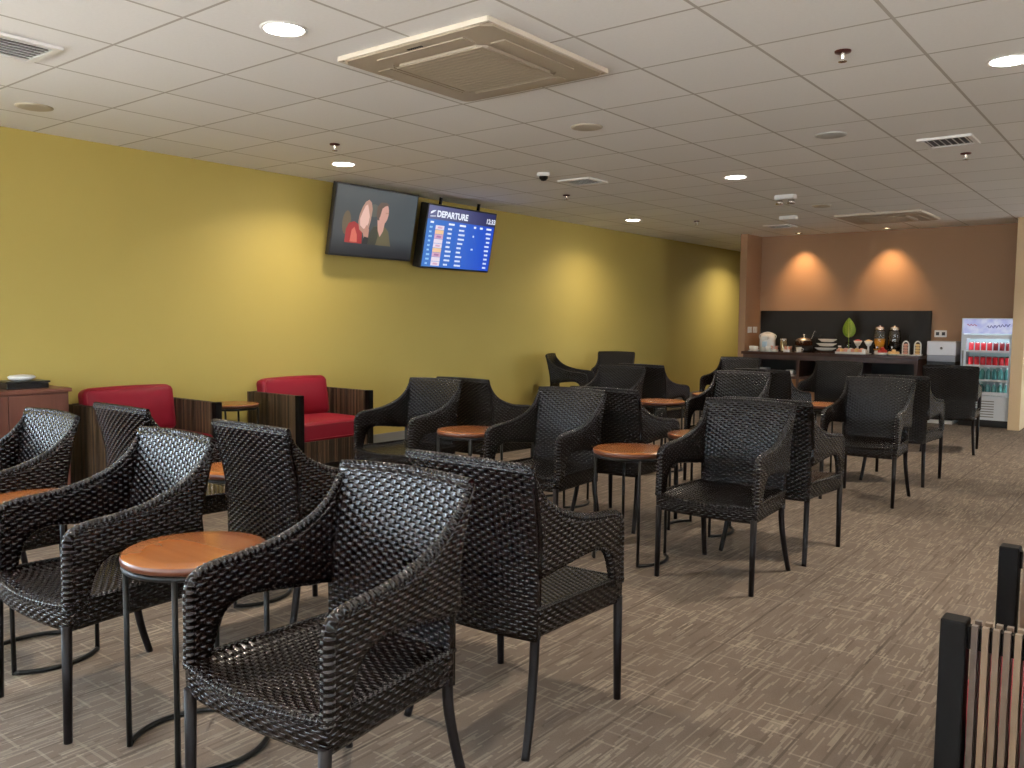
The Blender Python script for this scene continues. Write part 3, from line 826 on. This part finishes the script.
g = G(); g.tube(catmull([(-.112, 0, .17), (-.12, 0, .23), (0, 0, .272), (.12, 0, .23), (.112, 0, .17)], 5), .008, 8); g.done('handle', 'cer', t)
cup0 = None
for x, y, lab in ((-4.87, 11.86, 'white cup left of the water boiler'), (-4.79, 11.80, 'white cup in front of the water boiler, second from left'), (-4.60, 11.80, 'white cup before the right side of the water boiler'), (-4.17, 11.82, 'white cup on a saucer before the steel soup pot')):
    if cup0 is None:
        cup0 = thing('cup', lab, 'cup', group='white cups on the buffet'); c = cup0
        g = G(); g.lathe([(.0, .008), (.025, .008), (.03, .012), (.042, .075), (.039, .075), (.028, .016), (0, .016)], n=20, cap=False); g.done('cup_body', 'cer', cup0)
        g = G(); g.tube(catmull([(.038, 0, .06), (.062, 0, .055), (.06, 0, .03), (.033, 0, .025)], 4), .004, 6); g.done('handle', 'cer', cup0)
        g = G(); g.lathe([(0, 0), (.04, 0), (.06, .01), (.06, .013), (0, .008)], n=20, cap=False); g.done('saucer', 'cer', cup0)
    else: c = copy_tree(cup0)
    c.location = (x, y, CT); c['label'] = lab
t = thing('canister', 'tall steel canister right of the water boiler', 'canister', (-4.45, 12.0, CT))
g = G(); g.lathe([(0, 0), (.048, 0), (.05, .01), (.05, .165), (.0, .168)], n=24, cap=False); g.done('body', simple('champagne_metal', (.62, .55, .38), .25, 1.), t)
g = G(); g.lathe([(.052, .16), (.052, .185), (.045, .19), (0, .192)], n=24, cap=False); g.done('lid', 'chrome', t)
for k, (x, y, lab) in enumerate(((-4.54, 11.86, 'small pile of pink sachets beside the water boiler'), (-4.34, 11.86, 'pink-orange sachet stack beside the steel canister'))):
    t = thing('sachet_holder', lab, 'sachets', (x, y, CT))
    g = G(); g.box(-.05, .05, -.04, .04, 0, .035, .005); g.done('holder', 'cer', t)
    for q in range(6):
        g = G(); g.box(-.045+q*.015, -.035+q*.015, -.03, .03, .02, .075+.01*(q % 2), .001, rot=Matrix.Rotation(.1*(q-3), 3, 'Y'), piv=(-.04+q*.015, 0, .02)); g.done('sachet', 'pinkfood' if q % 3 else 'cer', t)
t = thing('soup_pot', 'round steel soup pot with lid on a black heating base', 'pot', (-4.19, 12.08, CT))
g = G(); g.lathe([(0, 0), (.12, 0), (.13, .01), (.12, .09), (0, .09)], n=28, cap=False); g.done('heating_base', 'black', t)
g = G(); g.lathe([(.09, .085), (.12, .10), (.125, .16), (.13, .165), (.12, .17), (0, .17)], n=28, cap=False); g.done('pot_body', 'chrome', t)
g = G(); g.lathe([(.128, .168), (.11, .19), (.05, .212), (0, .215)], n=28, cap=False); g.lathe([(.01, .21), (.009, .235), (.02, .245), (0, .252)], n=14, cap=False); g.done('lid', 'chrome', t)
g = G(); g.tube(catmull([(.10, 0, .17), (.12, .03, .26), (.135, .05, .30), (.145, .07, .28)], 5), .005, 6); g.done('ladle', 'chrome', t)
t = thing('tiered_stand', 'black wire stand with three tiers of oval white dishes', 'stand', (-3.84, 12.0, CT))
g = G()
for s in (-1, 1):
    g.tube([(s*.17, -.09, 0), (s*.14, .0, .20), (s*.10, .05, .24)], .006, 8); g.tube([(s*.17, .10, 0), (s*.14, .03, .20)], .006, 8)
    g.tube([(s*.17, -.09, .006), (s*.17, .10, .006)], .006, 8)
g.done('wire_frame', 'steel', t)
for k in range(3):
    g = G(); w_ = .15-.008*k; rs = []
    for r, z in ((.3, 0), (.62, .004), (.95, .035), (1., .042), (.96, .042), (.6, .01), (.02, .008)): rs.append([(r*w_*math.cos(2*PI*a/28), r*.085*math.sin(2*PI*a/28), z) for a in range(28)])
    g.rings(rs, cap=False); o = g.done('oval_dish', 'cer', t); o.location = (0, -.06+.04*k, .03+.06*k)
t = thing('leaf_vase', 'single large yellow-green leaf standing in a small clear vase', 'plant', (-3.585, 12.1, CT))
g = G(); g.lathe([(0, 0), (.05, 0), (.055, .02), (.035, .07), (.03, .12), (.036, .15), (.032, .15), (.026, .12), (.03, .07), (.045, .02), (0, .012)], n=24, cap=False); g.done('vase', 'glass', t)
g = G()
def LF(u, v):
    a = 2*u-1; w_ = .088*math.sin(PI*min(1, (.02+v*.98))**.75)**.8 if 0 < v < 1 else .003
    return Vector((a*w_, .02*a*a-.03*v*v+.01, .215+.275*v+.0*abs(a))), (a, v)
g.sheet(LF, 12, 24, .003, lambda u, v: Vector((0, 1, 0))); lf = g.done('leaf', 'leaf', t)
g = G(); g.tube([(0, .008-.03*(k/10)**2, .215+.0255*k) for k in range(11)], lambda s: .007*(1-s*.8), 6)
for k in range(1, 7):
    for s in (-1, 1): g.tube([(0, .004-.03*(k/8)**2, .23+.03*k), (s*.05*math.sin(PI*(.12+k*.12))**.6, .006-.03*(k/8)**2, .255+.031*k)], .0022, 5)
g.done('midrib', 'midrib', lf)
g = G(); g.tube(catmull([(0, 0, .02), (.005, .01, .12), (0, .012, .22)], 4), .005, 6); g.done('stem', 'leaf', t)
def bowl(label, x, y, food, sz=.058, foot=.045):
    t = thing('pedestal_bowl', label, 'bowl', (x, y, CT+.0), group='pedestal bowls on the buffet')
    g = G(); g.lathe([(0, 0), (.04, 0), (.042, .006), (.014, .012), (.012, .10), (.03, .115), (sz, .175), (sz-.004, .175), (.025, .122), (0, .12)], n=24, cap=False); g.done('bowl_body', 'cer', t)
    for k in range(9):
        a = k*2.4; r = .012*math.sqrt(k); g = G(); g.lathe([(0, -.016), (.012, -.011), (.017, 0), (.012, .011), (0, .016)], (r*1.0*math.cos(a), r*math.sin(a), .168+.012*(1-k/9)), n=10, cap=False); g.done('fruit', food, t)
bowl('pedestal bowl of pink-red fruit on the buffet', -3.45, 12.08, 'redfood'); bowl('pedestal bowl of yellow fruit on the buffet', -3.31, 12.08, 'bread')
t = thing('bread_tray', 'long white tray heaped with pink and cream pastries', 'tray', (-3.46, 11.86, CT))
g = G(); g.box(-.20, .20, -.08, .08, 0, .012, .004); g.box(-.20, .20, -.08, -.07, .0, .03, .003); g.box(-.20, .20, .07, .08, .0, .03, .003); g.done('tray', 'cer', t)
for k in range(16):
    g = G(); cx_, cy_ = -.17+(k % 8)*.048, -.035+(k//8)*.07; cushion(g, cx_-.024, cx_+.024, cy_-.03, cy_+.03, .012, .065+.008*(k % 3), .02, n=3); g.done('pastry', ['pinkfood', 'bread', 'pinkfood', 'cer'][k % 4], t)
def jug(label, x, liq, lvl):
    t = thing('drink_dispenser', label, 'dispenser', (x, 12.05, CT), group='glass drink dispensers on the buffet')
    g = G(); g.lathe([(0, 0), (.06, 0), (.065, .01), (.06, .05), (.0, .055)], n=28, cap=False); g.done('stand', 'cer' if liq == 'orange' else 'chrome', t)
    g = G(); g.lathe([(0, .055), (.07, .056), (.075, .07), (.075, .30), (.06, .335), (.057, .335), (.071, .30), (.071, .072), (0, .062)], n=32, cap=False); g.done('glass_jar', 'glass', t)
    g = G(); g.lathe([(0, .063), (.070, .064), (.070, lvl), (0, lvl)], n=32, cap=False); g.done('drink', liq, t)
    g = G(); g.lathe([(.062, .33), (.062, .355), (.05, .37), (.02, .375), (0, .376)], n=28, cap=False); g.lathe([(.012, .37), (.016, .385), (0, .39)], n=12, cap=False); g.done('lid', 'chrome', t)
    g = G(); g.lathe([(.009, 0), (.009, .035)], (0, -.10, .075), n=8); g.tube([(0, -.07, .10), (0, -.11, .10)], .008, 8); g.done('tap', 'chrome', t)
jug('glass drink dispenser half full of orange juice', -3.16, 'orange', .20)
jug('glass drink dispenser with dark drink, right of the orange juice', -2.975, 'water', .16)
g = G(); g.lathe([(0, 0), (.03, 0), (.032, .01), (.032, .15), (.014, .20), (.013, .25), (.016, .255), (0, .257)], n=18, cap=False)
tag(g.done('dark_bottle', 'black', loc=(-2.83, 12.16, CT)), 'dark bottle standing behind the dark drink dispenser', 'bottle')
t = thing('fruit_basket', 'heap of red apples between the two drink dispensers', 'fruit', (-3.07, 11.86, CT))
g = G(); g.lathe([(0, 0), (.05, 0), (.075, .03), (.071, .03), (.048, .005), (0, .005)], n=24, cap=False); g.done('dish', 'cer', t)
for k in range(6):
    g = G(); a = k*PI/2.5; r = .036 if k < 5 else 0
    g.lathe([(0, -.026), (.018, -.022), (.028, 0), (.02, .02), (.006, .022), (0, .018)], (r*math.cos(a), r*math.sin(a), .045 if k < 5 else .078), n=12, cap=False); g.done('apple', 'redfood', t)
t = thing('pastry_plate', 'white plate of yellow pastries in front of the dark drink dispenser', 'plate', (-2.925, 11.85, CT))
g = G(); g.lathe([(0, 0), (.05, 0), (.085, .014), (.085, .018), (0, .006)], n=28, cap=False); g.done('plate', 'cer', t)
for k in range(7):
    g = G(); a = k*PI/3; r = .045 if k < 6 else 0; cx_, cy_ = r*math.cos(a), r*math.sin(a); cushion(g, cx_-.026, cx_+.026, cy_-.02, cy_+.02, .01 if k < 6 else .04, .05 if k < 6 else .075, .016, n=3); g.done('pastry', 'bread', t)
for i, (x, lab, f_) in enumerate(((-2.80, 'arched standing plate holder, left one, pinkish', 'pinkfood'), (-2.655, 'arched standing plate holder, right one at the counter end, yellowish', 'bread'))):
    t = thing('food_dome', lab, 'food display', (x, 11.93, CT), group='arched displays at the right end of the buffet')
    g = G(); g.lathe([(0, 0), (.045, 0), (.062, .012), (.062, .016), (0, .006)], n=24, cap=False); g.done('plate', 'cer', t)
    g = G()
    arch = [(.038*math.cos(PI*k/14), .0, .13+.055*math.sin(PI*k/14)) for k in range(15)]
    g.tube([(.038, 0, .008)]+arch+[(-.038, 0, .008)], .009, 8); g.done('arch', 'cer', t)
    g = G()
    for q in range(4): cushion(g, -.028, .028, -.02, .02, .012+.036*q, .046+.036*q, .014, n=3)
    g.done('food', f_, t)
pl0 = None
for x, lab in ((-2.82, 'flat white saucer at the counter front, left of two'), (-2.68, 'flat white saucer at the counter front, right end')):
    if pl0 is None: g = G(); g.lathe([(0, 0), (.035, 0), (.06, .01), (.06, .014), (0, .006)], n=24, cap=False); pl0 = c = g.done('saucer', 'cer')
    else: c = pl0.copy(); COL.objects.link(c)
    c.location = (x, 11.76, CT); tag(c, lab, 'saucer', 'white saucers at the counter front')
t = thing('fruit_bottle', 'dark green squat jar between the tiered stand and the leaf', 'jar', (-3.66, 11.98, CT))
g = G(); g.lathe([(0, 0), (.035, 0), (.038, .01), (.038, .07), (.02, .09), (0, .09)], n=20, cap=False); g.done('jar_body', 'dgreen', t)
g = G(); g.lathe([(.022, .088), (.022, .105), (0, .106)], n=16, cap=False); g.done('lid', 'cer', t)
# shelf items
t = thing('napkin_tray', 'white tray with folded napkins on the left open shelf', 'tray', (-4.36, 11.86, .53))
g = G(); g.box(-.16, .16, -.11, .11, 0, .02, .004); g.done('tray', 'cer', t)
g = G(); cushion(g, .0, .13, -.06, .06, .02, .085, .03, n=4); g.done('napkin', 'cer', t)
g = G(); g.box(-.14, -.02, -.08, .08, .02, .04, .004); g.done('napkin', 'cer', t)
b0 = None
for k in range(6):
    lab = 'steel bowl %s on the right open shelf' % ['nearest the divider', 'second from the divider', 'third from the divider', 'fourth from the divider', 'fifth from the divider', 'nearest the end panel'][k]
    if b0 is None: g = G(); g.lathe([(0, 0), (.03, 0), (.048, .045), (.051, .05), (.046, .048), (.028, .005), (0, .004)], n=20, cap=False); b0 = c = g.done('steel_bowl', 'chrome')
    else: c = b0.copy(); COL.objects.link(c)
    c.location = (-3.27+k*.115, 11.83, .53); tag(c, lab, 'bowl', 'steel bowls on the right shelf')
g = G(); g.box(-.10, .10, -.08, .08, 0, .10, .004); g.box(-.09, .09, -.082, -.078, .03, .07)
tag(g.done('tissue_box', simple('grey_box', (.30, .31, .33), .5), loc=(-4.72, 11.88, .53)), 'grey box on the left end of the open shelf', 'box')

# dispenser appliance
t = thing('ice_dispenser', 'white countertop ice dispenser on a dark stand left of the fridge', 'appliance', (-2.37, 12.1, 0))
g = G(); g.box(-.165, .165, -.19, .25, .05, .80, .004); g.done('stand', 'black', t)
g = G(); g.box(-.16, .16, -.17, .25, .0, .055, .004); g.done('kick_base', 'white', t)
g = G(); g.box(-.17, .17, -.20, .24, .88, 1.06, .012, 3); g.done('hood', simple('appliance_white', (.70, .70, .74), .25), t)
g = G(); g.box(-.165, .165, -.19, .24, .80, .88, .006); g.done('front_panel', simple('appliance_grey', (.30, .31, .36), .3), t)
g = G(); g.lathe([(0, 0), (.016, 0), (.016, .004), (0, .005)], (0, -.201, .97), n=16, ax=Matrix.Rotation(PI/2, 3, 'X')); g.done('badge', 'grey', t)
def socket(label, loc, rz):
    t = thing('power_socket', label, 'socket', loc, rz, group='wall power sockets')
    g = G(); g.box(-.075, .075, -.008, 0, -.045, .045, .003); g.done('face_plate', 'white', t)
    for s in (-1, 1):
        g = G(); g.box(s*.036-.02, s*.036+.02, -.011, -.008, -.022, .022, .002); g.done('outlet', 'black' if loc[0] > -4 else 'cer', t)
socket('double socket with black outlets on the brown wall left of the fridge', (-2.485, 12.4, 1.15), 0)
socket('white double socket on the side of the brown column above the boiler', (-4.98, 12.02, 1.17), PI/2)
socket('white double socket on the brown column, the one nearer the black panel', (-4.98, 12.22, 1.17), PI/2)

# ------------------------------------------------------------------ fridge
t = thing('drinks_fridge', 'glass-door drinks fridge with lit header against the brown wall', 'fridge', (-1.85, 11.93, 0))
W2 = .30; FH = 1.355
g = G()
g.box(-W2, -W2+.03, 0, .44, .09, FH); g.box(W2-.03, W2, 0, .44, .09, FH); g.box(-W2+.03, W2-.03, .41, .44, .09, FH); g.box(-W2+.03, W2-.03, 0, .41, FH-.03, FH); g.box(-W2+.03, W2-.03, 0, .41, .36, .39)
g.done('cabinet', 'fridge', t)
g = G(); g.box(-W2+.005, W2+.012, .02, .43, 0, .09); g.done('base', 'black', t)
g = G(); g.box(W2, W2+.02, .03, .43, .05, FH-.02); g.done('painted_side_shadow', 'black', t)  # black strip put in as the shadow down the fridge's right side
def head_mat():
    m, nt, b = new_mat('lit_header'); n = N(nt); f = n.noise(coords(nt), 9., 3.)
    f2 = n.m('MULTIPLY', n.m('SUBTRACT', f, .4), 4., clamp=True)
    nt.links.new(n.mix(f2, (.75, .80, 1.), (.30, .36, .80)), b.inputs['Emission Color']); b.inputs['Emission Strength'].default_value = .55
    b.inputs['Base Color'].default_value = (.3, .3, .4, 1)
    return m
g = G(); g.box(-W2+.015, W2-.015, -.012, 0, 1.165, FH-.012, .003); hd = g.done('header_sign', head_mat(), t)
PUR = emis('header_script', (.12, .12, .45), .6); RDH = emis('header_mark', (.55, .12, .35), .6)
g = G(); g.tube([(-.02+.012*k, -.015, 1.245+.018*math.sin(k*1.9)+.0012*k) for k in range(22)], .006, 6); g.done('script_mark', PUR, hd)
g = G(); g.tube([(-.24+.01*k, -.015, 1.27+.012*math.sin(k*1.7)) for k in range(12)], .005, 6); g.done('script_mark', RDH, hd)
g = G(); a, b_, z0, z1 = .235, .285, .40, 1.15
g.box(-b_, -a, -.03, 0, z0, z1); g.box(a, b_, -.03, 0, z0, z1); g.box(-a, a, -.03, 0, z1-.05, z1); g.box(-a, a, -.03, 0, z0, z0+.04)
dr = g.done('door', 'fridge', t)
g = G(); g.box(-a, a, -.018, -.012, z0+.04, z1-.05); g.done('glass_pane', 'pane', dr)
g = G(); g.box(-.275, -.262, -.05, -.03, .65, .95, .004); g.done('handle', 'grey', dr)
g = G(); g.box(-W2+.03, W2-.03, .395, .41, .39, FH-.2); g.done('inner_back', 'fridgein', t)
g = G(); g.box(-W2+.005, W2-.005, -.012, .0, .09, .385); gr = g.done('lower_grille', 'fridge', t)
g = G()
for k in range(7): g.box(-.26, .10, -.016, -.011, .125+k*.032, .137+k*.032)
g.done('grille_slots', 'grey', gr)
for z in (.58, .76, .94):
    g = G(); g.box(-W2+.03, W2-.03, .01, .39, z-.008, z+.004); g.box(-W2+.03, W2-.03, .0, .01, z-.012, z+.016); g.done('shelf', 'white', t)
for s in (-1, 1):
    g = G(); g.box(s*.262-.006, s*.262+.006, .006, .02, .42, 1.12); g.done('light_strip', 'flamp', t)
FL = bpy.data.lights.new('fridge_lamp', 'AREA'); FL.shape = 'RECTANGLE'; FL.size = .45; FL.size_y = .1; FL.energy = 1.6; FL.color = (.85, .95, 1)
fo = bpy.data.objects.new('fridge_lamp', FL); COL.objects.link(fo); fo.location = (-1.85, 12.0, 1.315)
red_can = simple('red_can', (.62, .02, .03), .3); dark_can = simple('dark_red_can', (.22, .012, .015), .3); 
can = None; pos_names = ['first from the left', 'second from the left', 'third from the left', 'fourth from the left', 'fifth from the left', 'sixth from the left', 'last at the right']
for row, (z, mz) in enumerate(((.944, 'top'), (.764, 'second'))):
    for k in range(7):
        md = red_can if (k < 4 or row) else dark_can
        g = G() if can is None else None
        if can is None:
            can = thing('drink_can', '', 'can')
            g = G(); g.lathe([(0, 0), (.024, 0), (.029, .008), (.029, .105), (0, .105)], n=18, cap=False); g.done('can_body', red_can, can)
            g = G(); g.lathe([(.029, .104), (.023, .114), (.021, .111), (0, .111)], n=18, cap=False); g.done('can_top', 'chrome', can)
            c = can
        else: c = copy_tree(can)
        if md is dark_can:
            for ch in [q for q in bpy.data.objects if q.parent == c and q.name.startswith('can_body')]:
                ch.data = ch.data.copy(); ch.data.materials[0] = dark_can
        c.location = (-2.05+k*.068, 12.03, z)
        c['label'] = '%s drink can, %s on the %s fridge shelf' % ('dark red' if md is dark_can else 'red', pos_names[k], mz); c['group'] = 'cans in the drinks fridge'
wat = simple('teal_bottle', (.12, .36, .34), .12, trans=.3); bo = None
for row, (z, mz) in enumerate(((.584, 'third'), (.39, 'bottom'))):
    for k in range(7):
        if bo is None:
            bo = thing('water_bottle', '', 'bottle')
            g = G(); g.lathe([(0, 0), (.027, 0), (.03, .006), (.03, .10), (.012, .135), (.012, .145), (0, .145)], n=18, cap=False); g.done('bottle_body', wat, bo)
            g = G(); g.lathe([(.014, .143), (.014, .158), (0, .159)], n=12, cap=False); g.done('cap', 'white', bo)
            c = bo
        else: c = copy_tree(bo)
        c.location = (-2.05+k*.068, 12.03, z)
        c['label'] = 'teal water bottle, %s on the %s fridge shelf' % (pos_names[k], mz); c['group'] = 'water bottles in the drinks fridge'

# ------------------------------------------------------------------ daylight through the windows
w = bpy.data.worlds.new('daylight'); SC.world = w; w.use_nodes = True
nt = w.node_tree; n = N(nt); bg = nt.nodes['Background']
z = n.xyz(nt.nodes.new('ShaderNodeTexCoord').outputs['Generated'])[2]
f = n.m('ADD', n.m('MULTIPLY', z, 6.), .5, clamp=True)
dx = n.xyz(nt.nodes.new('ShaderNodeTexCoord').outputs['Generated'])[0]
sun_side = n.m('MULTIPLY', n.m('POWER', n.m('MAXIMUM', n.m('MULTIPLY', dx, -1.), 0.), 2.), 1.3)
nt.links.new(n.mix(f, (.80, .78, .74), (.70, .86, 1.)), bg.inputs['Color'])
nt.links.new(n.m('MULTIPLY', n.m('ADD', sun_side, 1.), 10.5), bg.inputs['Strength'])
def portal(loc, rot, sx, sy):
    L = bpy.data.lights.new('window_portal', 'AREA'); L.shape = 'RECTANGLE'; L.size = sx; L.size_y = sy
    L.cycles.is_portal = True
    o = bpy.data.objects.new('window_portal', L); COL.objects.link(o); o.location = loc; o.rotation_euler = rot
for a, b_ in WIN: portal(((a+b_)/2, -2.76, 1.425), (PI/2, 0, 0), b_-a, 1.75)
portal((-6.48, sum(LWIN)/2, 1.425), (PI/2, 0, -PI/2), LWIN[1]-LWIN[0], 1.75)
for a, b_ in RWIN: portal((3.61, (a+b_)/2, 1.425), (PI/2, 0, PI/2), b_-a, 1.75)

# ------------------------------------------------------------------ camera
cam = bpy.data.cameras.new('camera'); co = bpy.data.objects.new('camera', cam); COL.objects.link(co)
yaw, pitch, roll = .6650, -.0751, .0086
fwd = Vector((-math.sin(yaw)*math.cos(pitch), math.cos(yaw)*math.cos(pitch), math.sin(pitch)))
right = Vector((math.cos(yaw), math.sin(yaw), 0)); up = right.cross(fwd)
r_ = math.cos(roll)*right+math.sin(roll)*up; u_ = -math.sin(roll)*right+math.cos(roll)*up
co.matrix_world = Matrix(((r_.x, u_.x, -fwd.x, 0), (r_.y, u_.y, -fwd.y, 0), (r_.z, u_.z, -fwd.z, 1.28), (0, 0, 0, 1)))
cam.sensor_width = 36; cam.lens = 847.17*36/1024; cam.clip_start = .05
SC.camera = co
SC.view_settings.view_transform = 'Standard'; SC.view_settings.look = 'None'; SC.view_settings.gamma = 1
SC.view_settings.use_curve_mapping = False
SC.view_settings.exposure = 0.0
